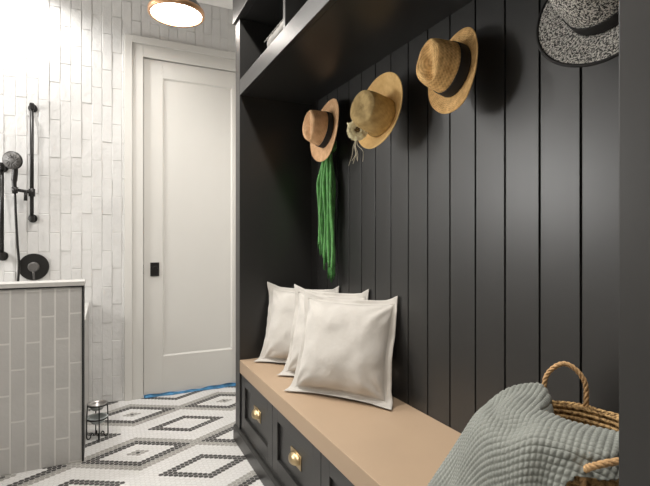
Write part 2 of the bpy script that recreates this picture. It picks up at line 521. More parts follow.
for k in range(nd):
    yb = Y1 - .012 - k * wd; ya = yb - wd
    ya += .002; yb -= .002
    z0, z1 = .108, .398
    fr, fx = .066, XF + .003
    bm = bmesh.new()
    box(bm, fx, fx + .02, ya, ya + fr, z0, z1, .001)
    box(bm, fx, fx + .02, yb - fr, yb, z0, z1, .001)
    box(bm, fx, fx + .02, ya + fr, yb - fr, z0, z0 + fr, .001)
    box(bm, fx, fx + .02, ya + fr, yb - fr, z1 - fr + .012, z1, .001)
    box(bm, fx + .012, fx + .02, ya + fr, yb - fr, z0 + fr, z1 - fr + .012)
    dr = from_bm('drawer', bm, pt, cab)
    bm = bmesh.new(); cup_pull(bm, (ya + yb) / 2, .262, fx + .0115)
    bmesh.ops.remove_doubles(bm, verts=bm.verts, dist=1e-5)
    cp = from_bm('cup_pull', bm, M['brass'], dr, smooth=False)
    for p in cp.data.polygons:
        if len(p.vertices) <= 4: p.use_smooth = True
    cp['label'] = 'brass cup pull'

# tan seat slab
bm = bmesh.new(); box(bm, XF - .004, PB - .0012, Y0 + .002, Y1 - .0015, .403, SEAT, .003)
tag(from_bm('bench_seat', bm, M['bench']), 'long smooth tan bench top spanning the dark niche', 'bench')

# ------------------------------------------------------------------ rolled knit in the upper cubby
def roll():
    root = empty('rolled_towel', 'rolled grey and white knitted towel in the left upper cubby', 'towel', (.735, 1.99, 2.0395))
    bm = bmesh.new()
    n, S = 40, 40
    rings = []
    for i in range(n + 1):
        t = i / n; y = (t - .5) * .31
        r = .038 * (min(1, sqrt(max(0, 1 - abs(2 * t - 1) ** 5))) * .9 + .1)
        rr = []
        for k in range(S):
            a = 2 * pi * k / S
            q = r * (1 + .06 * noise.noise(Vector((cos(a) * 2, sin(a) * 2, y * 14))) + .03 * sin(y * 420))
            rr.append(bm.verts.new((q * cos(a) * 1.05, y, max(0.0, .037 + q * sin(a)))))
        rings.append(rr)
    for a, b in zip(rings, rings[1:]):
        for k in range(S): bm.faces.new((a[k], a[(k + 1) % S], b[(k + 1) % S], b[k]))
    bm.faces.new(rings[0]); bm.faces.new(rings[-1][::-1])
    from_bm('roll', bm, M['towel'], root, smooth=True)
    bm = bmesh.new()
    for k in range(26):
        y = -.15 + k * .012
        a = 2.2 + .3 * sin(k)
        tube(bm, [(.042 * cos(a) , y, .037 + .040 * sin(a)), (.045 * cos(a + .2), y + .002, .037 + .042 * sin(a + .2)), (.044 * cos(a + .5), y - .001, .037 + .042 * sin(a + .5))], .0022, 6)
    f = from_bm('fringe', bm, M['towel'], root, smooth=True)
roll()

# ------------------------------------------------------------------ cushions
def cushion(label, bl, br, seed, size=.455, lean=.10, T=.072, hgt=.435):
    """bl, br: bottom corners on the bench; leans backwards"""
    rnd = random.Random(seed)
    bl = Vector(bl); br = Vector(br)
    ux = (br - bl).normalized()
    nrm = Vector((ux.y, -ux.x, 0))           # facing the room
    if nrm.x > 0: nrm = -nrm
    up = (Vector((0, 0, hgt)) - nrm * lean).normalized()
    nf = ux.cross(up).normalized()
    if nf.dot(nrm) < 0: nf = -nf
    mid = (bl + br) / 2
    root = empty('cushion', label, 'cushion', mid, 'linen cushions on the bench')
    W = (br - bl).length / 2; H = hgt / 2
    N = 56; fl = .895
    so = seed * 13.7
    def pos(u, v, side, lift=0):
        # outline: slightly concave edges, pointed corners
        cu = 1.04 - .085 * (1 - v * v) * (1 if abs(u) > .5 else abs(u) * 2)
        cv = 1.03 - .07 * (1 - u * u) * (1 if abs(v) > .5 else abs(v) * 2)
        ear = max(0, abs(u) - .7) * max(0, abs(v) - .7) / .09
        a, b = u * W * (cu + .045 * ear), v * H * (cv + .085 * ear * (1 if v > 0 else .3))
        uu = min(1, abs(u) / fl); vv = min(1, abs(v) / fl)
        t = T * ((1 - uu ** 3.2) ** .55) * ((1 - vv ** 3.2) ** .55)
        t *= 1 - .16 * v                                     # filling settles
        wr = .008 * noise.noise(Vector((u * 1.7 + so, v * 1.7, side * 3))) + .003 * noise.noise(Vector((u * 5 + so, v * 3.5 + 4, side)))
        # creases running in from the corners
        for (cx_, cy_) in ((-1, 1), (1, 1), (1, -1), (-1, -1)):
            du, dv = u - cx_, v - cy_
            r = sqrt(du * du + dv * dv); an = atan2(dv, du)
            wr += .0035 * exp(-((r - .38) / .24) ** 2) * sin(an * 13 + so) 
        k = min(1, t / (T * .35))
        w0 = .007 * noise.noise(Vector((u * 2.3 + so + 9, v * 2.3, 0)))
        fl_w = 0
        if max(abs(u), abs(v)) > fl:
            e = (max(abs(u), abs(v)) - fl) / (1 - fl)
            fl_w = .004 * e * sin(7 * (u - v) + so) + .0015 * e * sin(23 * (u + v) + so) + .006 * e * ear * sin(so * 3 + u * 2)
        d = side * (t + wr * k * 1.2 + .0016 + lift) + w0 + fl_w
        p = Vector((0, 0, H)) + Vector((0, 0, 0))
        q = mid + ux * a + up * (b + H) + nf * d
        zmin = SEAT + .002 + (.0035 if side > 0 else 0) 
        if q.z < zmin + .018:
            k = (zmin + .018 - q.z)
            out = nrm * (k * 1.0) if b < -H * .85 else Vector((0, 0, 0))
            q = q + out
            q.z = zmin + .018 * exp(-k / .018) if k > 0 else q.z
        # the cushion presses softly against the planks and the end panel
        for ax, lim in ((0, PB - .004), (1, Y1 - .004)):
            m_ = .03
            if q[ax] > lim - m_: q[ax] = lim - m_ * exp(-(q[ax] - lim + m_) / m_) + (.0012 * side if ax else -.0012 * side) * 0
        if q.x > PB - .012 and side > 0: q.x -= .003
        return q - mid
    def grid(fn, sel):
        bm = bmesh.new()
        vg = {}
        us = [-1 + 2 * i / N for i in range(N + 1)]
        for side in (1, -1):
            for i, u in enumerate(us):
                for j, v in enumerate(us):
                    if sel(u, v): vg[side, i, j] = bm.verts.new(fn(u, v, side))
            for i in range(N):
                for j in range(N):
                    ks = [(side, i, j), (side, i + 1, j), (side, i + 1, j + 1), (side, i, j + 1)]
                    if all(k in vg for k in ks): bm.faces.new([vg[k] for k in ks])
        be = [e for e in bm.edges if e.is_boundary]
        # stitch the two sheets round the rim
        for i in range(N):
            for (p, q) in (((i, 0), (i + 1, 0)), ((i, N), (i + 1, N)), ((0, i), (0, i + 1)), ((N, i), (N, i + 1))):
                ks = [(1, *p), (1, *q), (-1, *q), (-1, *p)]
                if all(k in vg for k in ks):
                    try: bm.faces.new([vg[k] for k in ks])
                    except ValueError: pass
        return bm
    lim = fl + .001
    # body: the stuffed inner square
    bm = grid(lambda u, v, s: pos(u * fl, v * fl, s), lambda u, v: True)
    from_bm('cushion_body', bm, M['cloth'], root, smooth=True)
    # flange: flat border with a stitched groove where it meets the body
    bm = bmesh.new()
    K = 4; L = 4 * N
    def peri(s, r):
        e, f = divmod(s, N); t = -1 + 2 * f / N
        return [(t * r, -r), (r, t * r), (-t * r, r), (-r, -t * r)][e % 4]
    rows = {}
    for side in (1, -1):
        for k in range(K + 1):
            r = fl * .985 + (1 - fl * .985) * k / K
            for s in range(L):
                u, v = peri(s, r)
                rows[side, k, s] = bm.verts.new(pos(u, v, side, .0012 if k else -.0005))
        for k in range(K):
            for s in range(L):
                s2 = (s + 1) % L
                bm.faces.new((rows[side, k, s], rows[side, k, s2], rows[side, k + 1, s2], rows[side, k + 1, s]))
    for s in range(L):
        s2 = (s + 1) % L
        bm.faces.new((rows[1, K, s], rows[1, K, s2], rows[-1, K, s2], rows[-1, K, s]))
    from_bm('flange', bm, M['cloth'], root, smooth=True)
    # piping ridge along the seam
    bm = bmesh.new()
    pts = []
    for s in range(L):
        u, v = peri(s, fl * 1.002)
        pts.append(pos(u, v, 1, .002))
    tube(bm, pts, .0022, 6, closed=True)
    from_bm('seam', bm, M['cloth'], root, smooth=True)
    return root

cushion('large cream cushion in front, leaning nearest the camera', (.757, 1.930, SEAT), (1.032, 1.562, SEAT), 6, lean=.135, T=.082, hgt=.432)
cushion('cream cushion half hidden, sandwiched between the other two', (.808, 2.165, SEAT), (1.062, 1.812, SEAT), 2, lean=.12, T=.066, hgt=.432)
cushion('cream cushion at the far left end of the bench against the dark end panel', (.782, 2.462, SEAT), (1.075, 2.115, SEAT), 3, lean=.10, T=.068, hgt=.418)

# ------------------------------------------------------------------ hats
def hat(name, label, loc, n, front, rx=.088, ry=.075, h=.105, bx=.150, by=.132, mats=None, curl=None, dent=.026, pinch=.014,
        band=True, band_h=.030, taper=.86, cloche=False, edge=None, band_z=.004, boff=0, cat='hat', hang=0, group=None):
    """local z = crown direction n; local x = front of the hat"""
    root = empty(name, label, cat, loc, group)
    Mx = frame((0, 0, 0), n, front)
    S = 96
    uvname = 'UVMap'
    def crown_pt(a, v, off=0):
        # v: 0 at base .. 1 shoulder .. 2 centre
        c, s = cos(a), sin(a)
        if v <= 1:
            k = 1 - (1 - taper) * v ** 1.5
            z = h * v * .93
            r = 1
            if v > .75: k *= 1 - .05 * ((v - .75) / .25) ** 2
        else:
            w = v - 1
            r = sqrt(max(0, 1 - w)) if not cloche else (1 - w)
            k = (taper * .95) * (1 - w ** 1.25)
            z = h * (.93 + .07 * min(1, w * 3))
        if cloche:
            ang = v / 2 * pi / 2
            k = cos(ang) ** .65; z = h * sin(ang)
        x = c * rx * k; y = s * ry * k
        if not cloche:
            # ridge higher at the front, dent along the middle
            hi = max(0, min(1, (v - .5) / .5))
            z += hi * .012 * c * k
            if v > .9:
                q = exp(-(y / (.026 + .012 * (x / rx))) ** 2) * (1 - .25 * abs(x / rx)) 
                z -= dent * q * min(1, (v - .9) / .35)
            # pinches on both sides of the front
            pin = exp(-((x - rx * .55) / (rx * .34)) ** 2) * hi
            y *= 1 - pinch / .05 * pin * .8
        n_ = noise.noise(Vector((c * 1.4, s * 1.4, v * 1.3 + rx * 50))) * .004
        k2 = (1 + off / rx)
        return Vector((x * k2 + n_, y * k2 + n_, z))
    bm = bmesh.new(); uvl = bm.loops.layers.uv.new(uvname)
    V = 30
    rows = []
    for j in range(V):
        v = 2 * j / V
        rows.append([bm.verts.new(Mx @ crown_pt(2 * pi * k / S, v)) for k in range(S)])
    tip = bm.verts.new(Mx @ crown_pt(0, 2.0))
    vv = lambda j: 2 * j / V * .12
    for j in range(V - 1):
        for k in range(S):
            f = bm.faces.new((rows[j][k], rows[j][(k + 1) % S], rows[j + 1][(k + 1) % S], rows[j + 1][k]))
            for l, (a, b) in zip(f.loops, ((k, j), (k + 1, j), (k + 1, j + 1), (k, j + 1))): l[uvl].uv = (a / S, b / V)
    for k in range(S):
        f = bm.faces.new((rows[-1][k], rows[-1][(k + 1) % S], tip))
        for l, (a, b) in zip(f.loops, ((k, V - 1), (k + 1, V - 1), (k, V))): l[uvl].uv = (a / S, b / V)
    o = from_bm('crown', bm, mats[0], root, smooth=True)
    m = o.modifiers.new('thick', 'SOLIDIFY'); m.thickness = .0018; m.offset = -1
    # brim
    bm = bmesh.new(); uvl = bm.loops.layers.uv.new(uvname)
    B = 12
    if curl is None: curl = lambda a, t: .016 * t * t * (-cos(2 * a)) * .5 + .008 * t
    rows = []; outer = []
    for j in range(B + 1):
        t = j / B; row = []
        for k in range(S):
            a = 2 * pi * k / S
            x = cos(a) * (rx + (bx - rx) * t); y = sin(a) * (ry + (by - ry) * t) + boff * t
            p = Vector((x, y, curl(a, t) + .002 * noise.noise(Vector((x * 14, y * 14, 1)))))
            row.append(bm.verts.new(Mx @ p))
            if j == B: outer.append(Mx @ p)
        rows.append(row)
    for j in range(B):
        for k in range(S):
            f = bm.faces.new((rows[j][k], rows[j][(k + 1) % S], rows[j + 1][(k + 1) % S], rows[j + 1][k]))
            for l, (a, b) in zip(f.loops, ((k, j), (k + 1, j), (k + 1, j + 1), (k, j + 1))): l[uvl].uv = (a / S, b / B * .6)
    o = from_bm('brim', bm, mats[1], root, smooth=True)
    m = o.modifiers.new('thick', 'SOLIDIFY'); m.thickness = .0022; m.offset = 0
    bm = bmesh.new(); tube(bm, outer, .0024 if edge is None else .0042, 6, closed=True)
    from_bm('brim_edge', bm, edge or mats[1], root, smooth=True)
    if band:
        bm = bmesh.new(); rows = []
        Q = 5
        for j in range(Q + 1):
            z = band_z + band_h * j / Q
            rows.append([bm.verts.new(Mx @ (lambda p: Vector((p.x, p.y, z)))(crown_pt(2 * pi * k / S, z / (h * .93), .0032))) for k in range(S)])
        for j in range(Q):
            for k in range(S):
                bm.faces.new((rows[j][k], rows[j][(k + 1) % S], rows[j + 1][(k + 1) % S], rows[j + 1][k]))
        o = from_bm('hat_band', bm, M['band'], root, smooth=True)
        m = o.modifiers.new('thick', 'SOLIDIFY'); m.thickness = .0012
    return root, Mx

CAM_R = Vector((cos(radians(25.47)), -sin(radians(25.47)), 0))
CAM_F = Vector((sin(radians(25.47)), cos(radians(25.47)), 0))

hat('fedora', 'pinkish tan straw fedora with dark ribbon above the green scarf', (1.040, 2.165, 1.712), (-1, -.03, .18), (.1, .2, 1),
    rx=.092, ry=.080, h=.115, bx=.166, by=.150, mats=(M['straw1'], M['straw1']), group='hats hung on the planks')
hat('fedora', 'golden striped straw trilby with wide black ribbon, third hat from the left', (1.040, 1.19, 1.700), (-.97, .06, .20), (.1, .3, 1),
    rx=.088, ry=.076, h=.118, bx=.146, by=.122, mats=(M['straw3'], M['straw3']), band_h=.036, group='hats hung on the planks')
hat('sun_hat', 'large straw hat flecked black and white with black bound brim, rightmost', (1.02, .673, 1.694), (-.88, -.05, .25), (.2, .6, .8),
    rx=.095, ry=.082, h=.12, bx=.172, by=.158, mats=(M['straw4'], M['straw4']), edge=M['band'], band_h=.028, group='hats hung on the planks')
sh, SM = hat('sun_hat', 'soft straw sun hat with upturned brim and dried flower, second from the left', (1.040, 1.645, 1.655), (-.86, -.18, .25), (-.2, .5, .9),
    rx=.088, ry=.082, h=.116, bx=.160, by=.152, boff=-.020, mats=(M['straw2'], M['straw2b']), dent=.008, pinch=.005, band=False,
    curl=lambda a, t: .036 * t ** 1.6 - .026 * t * t * sin(a), group='hats hung on the planks')

# ------------------------------------------------------------------ green scarf
def scarf():
    root = empty('scarf', 'bright green fringed scarf hanging below the leftmost straw hat', 'scarf', (1.090, 2.225, 1.60))
    bm = bmesh.new(); fb = bmesh.new()
    R = random.Random(3)
    K = 15
    for k in range(K):
        t = k / (K - 1)                     # 0 = left (far), 1 = right (near)
        depth = (k % 3) * .011
        yb = .125 - .200 * t + R.uniform(-.004, .004)
        zt = .02 + R.uniform(-.01, .01)
        zb = -.43 - .19 * t + R.uniform(-.02, .02)
        pts = []; rad = []
        n = 26
        for i in range(n):
            s = i / (n - 1)
            sp = .35 + .65 * min(1, s * 3.2)
            x = -.012 + .004 * k % .01 - depth * sp + .004 * sin(s * 9 + k)
            y = yb * sp * (1 - .12 * s) + .004 * sin(s * 7 + k * 1.7) - .012 * s
            pts.append((x, y, zt + (zb - zt) * s))
            rad.append(.0065 + .0035 * sin(pi * min(1, s * 1.4)) + R.uniform(-.0006, .0006))
        tube(bm, pts, rad, 9)
        e = Vector(pts[-1])
        for q in range(4):
            a = R.uniform(-1, 1) * .007; b = R.uniform(-1, 1) * .006
            L = R.uniform(.045, .065)
            tube(fb, [e + Vector((b, a, .006)), e + Vector((b * 1.2, a * 1.3, -L * .5)), e + Vector((b, a * 1.2 + R.uniform(-.003, .003), -L))], [.0024, .0020, .0032], 6)
    # wrap round the hook
    for q in range(3):
        pts = [(.004 - .02 * sin(s) , .028 * cos(s), .03 + .012 * q + .008 * sin(2 * s)) for s in [2 * pi * i / 20 for i in range(20)]]
        tube(bm, pts, .010, 8, closed=True)
    from_bm('scarf_cloth', bm, M['scarf'], root, smooth=True)
    from_bm('fringe', fb, M['scarf_dark'], root, smooth=True)
scarf()

# black coat hooks carrying the hats
hook0 = None
for (y, z, lab) in ((2.24, 1.64, 'small black hook behind the leftmost hat, carrying the scarf'), (1.66, 1.72, 'small black hook behind the flowered sun hat'),
               (1.19, 1.75, 'small black hook behind the golden trilby'), (.68, 1.77, 'small black hook behind the flecked grey hat')):
    r = empty('coat_hook', lab, 'hook', (PB, y, z), 'coat hooks')
    bm = bmesh.new()
    lathe(bm, [(0, 0), (.014, 0), (.014, .003), (.010, .005), (0, .005)], 20, frame((0, 0, 0), (-1, 0, 0)))
    tube(bm, spline([(-.003, 0, 0), (-.02, 0, -.012), (-.034, 0, -.010), (-.040, 0, .006)], 5), .004, 8)
    from_bm('hook', bm, M['black'], r, smooth=True)

# ------------------------------------------------------------------ flower on the sun hat
def flower(root, c, nf):
    A = frame(c, nf)
    bm = bmesh.new()
    for ring, (cnt, L, wd, el) in enumerate(((9, .042, .020, .25), (8, .034, .017, .6), (6, .024, .012, .95))):
        for k in range(cnt):
            a = 2 * pi * (k + ring * .5) / cnt
            R_ = Matrix.Rotation(a, 4, 'Z')
            g = []
            for i in range(6):
                t = i / 5
                w = wd * sin(pi * (.15 + .7 * t)) * 1.15
                row = []
                for j in range(5):
                    s = (j - 2) / 2
                    r = .003 + L * t * cos(el * (1 - .3 * t))
                    z = L * t * sin(el) - .004 * t * t + .003 * (1 - s * s) * -1
                    row.append(bm.verts.new(A @ (R_ @ Vector((r, s * w, z + .002 * ring)))))
                g.append(row)
            for i in range(5):
                for j in range(4): bm.faces.new((g[i][j], g[i][j + 1], g[i + 1][j + 1], g[i + 1][j]))
    o = from_bm('flower', bm, M['flower'], root, smooth=True)
    m = o.modifiers.new('t', 'SOLIDIFY'); m.thickness = .0012
    bm = bmesh.new()
    for k in range(16):
        a = k * 2.4; r = .0034 * sqrt(k)
        bmesh.ops.create_icosphere(bm, subdivisions=1, radius=.0042, matrix=Matrix.Translation(A @ Vector((r * cos(a), r * sin(a), .012 - r * .3))))
    from_bm('seed_head', bm, M['seed'], o, smooth=True)
    # leaves
    for (a, L, m_) in ((-1.35, .062, 'leaf'), (-.25, .060, 'straw2b'), (.9, .045, 'flower')):
        bm = bmesh.new()
        R_ = Matrix.Rotation(a, 4, 'Z'); g = []
        for i in range(9):
            t = i / 8
            w = .016 * sin(pi * min(.97, .06 + t)) ** .8
            g.append([bm.verts.new(A @ (R_ @ Vector((.012 + L * t, s * w, -.002 + .008 * sin(pi * t) - .004 * abs(s))))) for s in (-1, -.5, 0, .5, 1)])
        for i in range(8):
            for j in range(4): bm.faces.new((g[i][j], g[i][j + 1], g[i + 1][j + 1], g[i + 1][j]))
        l = from_bm('leaf', bm, M[m_], root, smooth=True)
        m = l.modifiers.new('t', 'SOLIDIFY'); m.thickness = .001
    # raffia ends
    bm = bmesh.new()
    R = random.Random(5)
    for k in range(6):
        a = R.uniform(-.05, .04)
        p0 = Vector(c) + Vector((0, .0, -.02))
        tube(bm, spline([p0, p0 + Vector((-.006, a * .4 + .01, -.04)), p0 + Vector((-.004, a * 1.1, -.075)), p0 + Vector((-.012, a * 1.3 + R.uniform(-.02, .02), -.10 - R.uniform(0, .02)))], 6), .0011, 5)
    from_bm('raffia_ties', bm, M['raffia'], root, smooth=True)
FL = dict(c=(-.092, .032, -.056), n=(-.62, -.78, .05))
flower(sh, FL['c'], FL['n'])

# ------------------------------------------------------------------ basket with blanket
BC = Vector((.878, .665, SEAT)); BR = .166; BH = .275
def basket():
    root = empty('basket', 'round seagrass basket with rope handles at the near end of the bench', 'basket', BC)
    bm = bmesh.new()
    # woven wall from coiled rows
    rows = 22; S = 120
    def rad(z): return BR * (.86 + .14 * sin(min(1, z / BH) * pi * .55))
    prev = []
    prof = []
    K = rows * 6
    outer = []
    for i in range(K + 1):
        z = .002 + BH * i / K
        bump = .0032 * abs(sin(pi * rows * i / K))
        outer.append((z, bump))
    rings = []
    for z, b in outer:
        rr = []
        for k in range(S):
            a = 2 * pi * k / S
            q = rad(z) + b * (.75 + .5 * abs(sin(a * 40 + z * 300)))
            rr.append(bm.verts.new((q * cos(a), q * sin(a), z)))
        rings.append(rr)
    for z, b in outer[::-1]:
        rr = []
        for k in range(S):
            a = 2 * pi * k / S
            q = rad(z) - .008 - b * (.75 + .5 * abs(sin(a * 40 + z * 300)))
            rr.append(bm.verts.new((q * cos(a), q * sin(a), z + .0008)))
        rings.append(rr)
    for a, b in zip(rings, rings[1:]):
        for k in range(S): bm.faces.new((a[k], a[(k + 1) % S], b[(k + 1) % S], b[k]))
    bm.faces.new(rings[0][::-1]); bm.faces.new(rings[-1])
    from_bm('woven_wall', bm, M['seagrass'], root, smooth=True)
    # braided rim
    bm = bmesh.new()
    rr = rad(BH) - .003
    for ph in (0, 2.1, 4.2):
        pts = [((rr + .004 * cos(40 * a + ph)) * cos(a), (rr + .004 * cos(40 * a + ph)) * sin(a), BH + .004 * sin(30 * a + ph)) for a in [2 * pi * i / 360 for i in range(360)]]
        tube(bm, pts, .0042, 6, closed=True)
    from_bm('rim', bm, M['seagrass'], root, smooth=True)
    # rope handles
    for (a0, a1, hh, lean) in ((radians(53), radians(22), .098, 0.0), (radians(-134), radians(-94), .040, .045)):
        p0 = Vector((rr * cos(a0), rr * sin(a0), BH - .01)); p1 = Vector((rr * cos(a1), rr * sin(a1), BH - .01))
        am = (a0 + a1) / 2
        outv = Vector((cos(am), sin(am), 0)) * lean
        if lean > .03:      # handle stitched to the outside of the wall, in front of the blanket
            p0 = p0 * (1 + .026 / rr); p1 = p1 * (1 + .026 / rr); p0.z = p1.z = BH - .004
        base = spline([p0 * (1 - .012 / rr * (lean > .03)) + Vector((0, 0, -.05)), p0, p0 * .97 + p1 * .03 + Vector((0, 0, hh * .75)) + outv * .7, (p0 + p1) / 2 + Vector((0, 0, hh * 1.12)) + outv,
                       p1 * .97 + p0 * .03 + Vector((0, 0, hh * .75)) + outv * .7, p1, p1 + Vector((0, 0, -.05))], 14)
        bm = bmesh.new()
        n = len(base)
        for ph in (0, 2 * pi / 3, 4 * pi / 3):
            pts = []
            for i, p in enumerate(base):
                t = (base[min(i + 1, n - 1)] - base[max(i - 1, 0)]).normalized()
                u = t.cross(Vector((cos(am), sin(am), .01))).normalized(); w = t.cross(u)
                q = i * .8 + ph
                pts.append(p + (u * cos(q) + w * sin(q)) * .0031)
            tube(bm, pts, .0033, 7)
        h = from_bm('handle', bm, M['rope'], root, smooth=True)
        h['label'] = 'twisted rope handle'
    return root
basket()

def blanket():
    root_loc = Vector((.90, .74, SEAT))
    C = Vector((.836, .696))
    NR, NA = 300, 760
    RIM = SEAT + BH + .032
    bm = bmesh.new()
    def lerp(a, b, t): return a + (b - a) * t
    def sm(a, b, x):
        t = max(0, min(1, (x - a) / (b - a))); return t * t * (3 - 2 * t)
    def prof(phi):
        """knots (r, z) of the drape in direction phi (degrees, 0 = wall, 90 = along the bench away from the viewer)"""
        # weight of the spill over the far and room side
        w = sm(16, 40, phi) * (1 - sm(284, 306, phi))
        far = exp(-((phi - 108) / 42) ** 2)
        short = sm(205, 238, phi)
        dx_, dy_ = BC.x - C.x, BC.y - C.y
        ca, sa = cos(radians(phi)), sin(radians(phi))
        dot = dx_ * ca + dy_ * sa
        rim = dot + sqrt(max(0, (BR + .006) ** 2 - (dx_ * dx_ + dy_ * dy_ - dot * dot)))
        reach = rim + .050 + .100 * far - .025 * short
        zend = lerp(SEAT + .010, RIM - .036, short)
        rm = rim + .006
        RM = RIM - .036 * sm(48, 105, phi) * (1 - sm(190, 225, phi))
        inside = [(0, .778), (.025, .772), (.045, .758), (.062, .738), (.072, .715), (.076, .690)]
        over = [(0, .784), (.06, .786), (rm * .7, .4 * .786 + .6 * RM + .004), (rm, RM - .002), (lerp(rm, reach, .45), lerp(RM, zend, .44)), (reach, zend)]
        return [(lerp(i[0], o[0], w), lerp(i[1], o[1], w)) for i, o in zip(inside, over)], w, far
    V = []
    for j in range(NA):
        phi = 360 * j / NA
        ph = phi if phi < 330 else phi - 360
        k, w, far = prof(ph)
        path = spline([(a, b, 0) for a, b in k], 12)
        n = len(path); col = []
        a = radians(phi)
        for i in range(NR + 1):
            f = i / NR * (n - 1); q = min(n - 2, int(f)); p = path[q].lerp(path[q + 1], f - q)
            r, z = p.x, p.y
            x = C.x + r * cos(a); y = C.y + r * sin(a)
            t = max(0, min(1, (r - .15) / .1))
            fold = (.016 * sin(a * 9 + 1.0) + .009 * sin(a * 17 + 2)) * t * w
            x += fold * cos(a); y += fold * sin(a)
            z += .013 * noise.noise(Vector((x * 11, y * 8, 2.5))) * min(1, r / .05) * (1 - .6 * t)
            x = min(x, PB - .012); z = max(z, SEAT + .004)
            col.append(Vector((x, y, z)))
        V.append(col)
    tip = V[0][0]
    out = []
    for j in range(NA):
        col = []
        for i in range(1, NR + 1):
            p = V[j][i]
            a_ = V[j][min(i + 1, NR)] - V[j][i - 1]; b_ = V[(j + 1) % NA][i] - V[j - 1][i]
            nn = a_.cross(b_)
            nn = nn.normalized() if nn.length > 1e-12 else Vector((0, 0, 1))
            if nn.z < 0 and i < NR * .7: nn = -nn
            # woven cells laid out on the cloth itself, running along the drape
            al = radians(28)
            sx = p.x - C.x; sy = p.y - C.y
            rr = sqrt(sx * sx + sy * sy) + 1e-6
            arc = ARC(V[j], i)
            sx, sy = sx / rr * arc, sy / rr * arc
            g1 = (sx * cos(al) + sy * sin(al)) / .0125; g2 = (-sx * sin(al) + sy * cos(al)) / .0110
            amp = .0045 * (abs(sin(pi * g1)) ** .42) * (abs(sin(pi * g2)) ** .42)
            col.append(bm.verts.new(p + nn * amp - root_loc))
        out.append(col)
    c = bm.verts.new(tip - root_loc)
    for j in range(NA):
        A, B = out[j], out[(j + 1) % NA]
        bm.faces.new((c, A[0], B[0]))
        for i in range(NR - 1): bm.faces.new((A[i], A[i + 1], B[i + 1], B[i]))
    o = from_bm('blanket', bm, M['blanket'], smooth=True)
    o.location = root_loc
    m = o.modifiers.new('t', 'SOLIDIFY'); m.thickness = .004; m.offset = -1
    tag(o, 'sage grey waffle knit blanket spilling out of the seagrass basket', 'blanket')
_arc = {}
def ARC(col, i):
    key = id(col)
    if key not in _arc:
        acc = [0]
        for a, b in zip(col, col[1:]): acc.append(acc[-1] + (b - a).length)
        _arc[key] = acc
    return _arc[key][i]
blanket()

# ------------------------------------------------------------------ tiled wash enclosure on the left
enc = empty('wash_enclosure', 'waist-high white tiled dog wash enclosure with black edge trim', 'enclosure', (0, 0, 0))
EX = -.094; EY = 2.707; EH = .932; RX = EX; SH = .712
bm = bmesh.new()
box(bm, XL + .003, EX - .006, EY + .0010, EY + .12, 0.001, EH - .03)
tiles(bm, XL + .003, EX - .010, .001, EH - .031, EY, x_ref=-.1595 + .0635, z_ref=.13, amp=.0005, tilt=.0006, gap=.0055)
from_bm('front_wall', bm, [M['grout_low'], M['tile_shaded']], enc)
bm = bmesh.new(); box(bm, RX - .12, RX, EY + .1205, YB - .005, 0.001, SH - .022)
from_bm('side_wall', bm, M['tile_shaded'], enc)
bm = bmesh.new(); box(bm, XL + .003, RX - .1205, EY + .1205, YB - .005, .30, .36)
from_bm('basin', bm, M['tile_shaded'], enc)
bm = bmesh.new()
box(bm, XL + .003, EX + .004, EY - .012, EY + .125, EH - .022, EH, .002)
box(bm, RX - .128, RX + .002, EY + .1255, YB - .004, SH - .0215, SH, .002)
from_bm('coping', bm, M['coping'], enc)
bm = bmesh.new()
box(bm, XL + .003, EX, EY - .007, EY + .12, EH - .029, EH - .0225)
box(bm, EX - .0095, EX, EY - .005, EY + .12, .001, EH - .0295)
t = from_bm('edge_trim', bm, M['trim'], enc); t['label'] = 'thin black metal edging'

# ------------------------------------------------------------------ shower fittings
def disc(bm, c, r, th, nrm, seg=32, bev=.002):
    lathe(bm, [(0, 0), (r, 0), (r, th - bev), (r - bev, th), (0, th)], seg, frame(c, nrm))
bx_, by_ = -.424, YB - .052
root = empty('slide_bar', 'long upright matt black shower slide bar on the white tiles', 'shower rail', (bx_, YB, 1.27))
L_ = lambda x, y, z: (x - bx_, y - YB, z - 1.27)
bm = bmesh.new(); tube(bm, [L_(bx_, by_, 1.262), L_(bx_, by_, 2.035)], .0115, 14)
from_bm('bar', bm, M['black'], root, smooth=True)
for z in (1.285, 2.012):
    bm = bmesh.new(); disc(bm, L_(bx_, YB - .0025, z), .027, .010, (0, -1, 0)); tube(bm, [L_(bx_, YB - .01, z), L_(bx_, by_, z)], .010, 12)
    tube(bm, [L_(bx_, by_, z - .017), L_(bx_, by_, z + .017)], .0155, 14)
    from_bm('wall_mount', bm, M['black'], root, smooth=False)
zs = 1.452
bm = bmesh.new()
tube(bm, [L_(bx_, by_, zs - .025), L_(bx_, by_, zs + .025)], .019, 16)
tube(bm, [L_(bx_ + .012, by_ - .004, zs), L_(bx_ - .088, by_ - .030, zs + .012)], .0105, 12)
tube(bm, [L_(bx_ - .032, by_ - .02, zs + .004), L_(bx_ - .032, by_ - .02, zs - .055)], [.009, .011], 12)
tube(bm, [L_(bx_ - .088, by_ - .030, zs + .028), L_(bx_ - .088, by_ - .030, zs - .010)], [.019, .016], 14)
from_bm('slider', bm, M['black'], root, smooth=True)

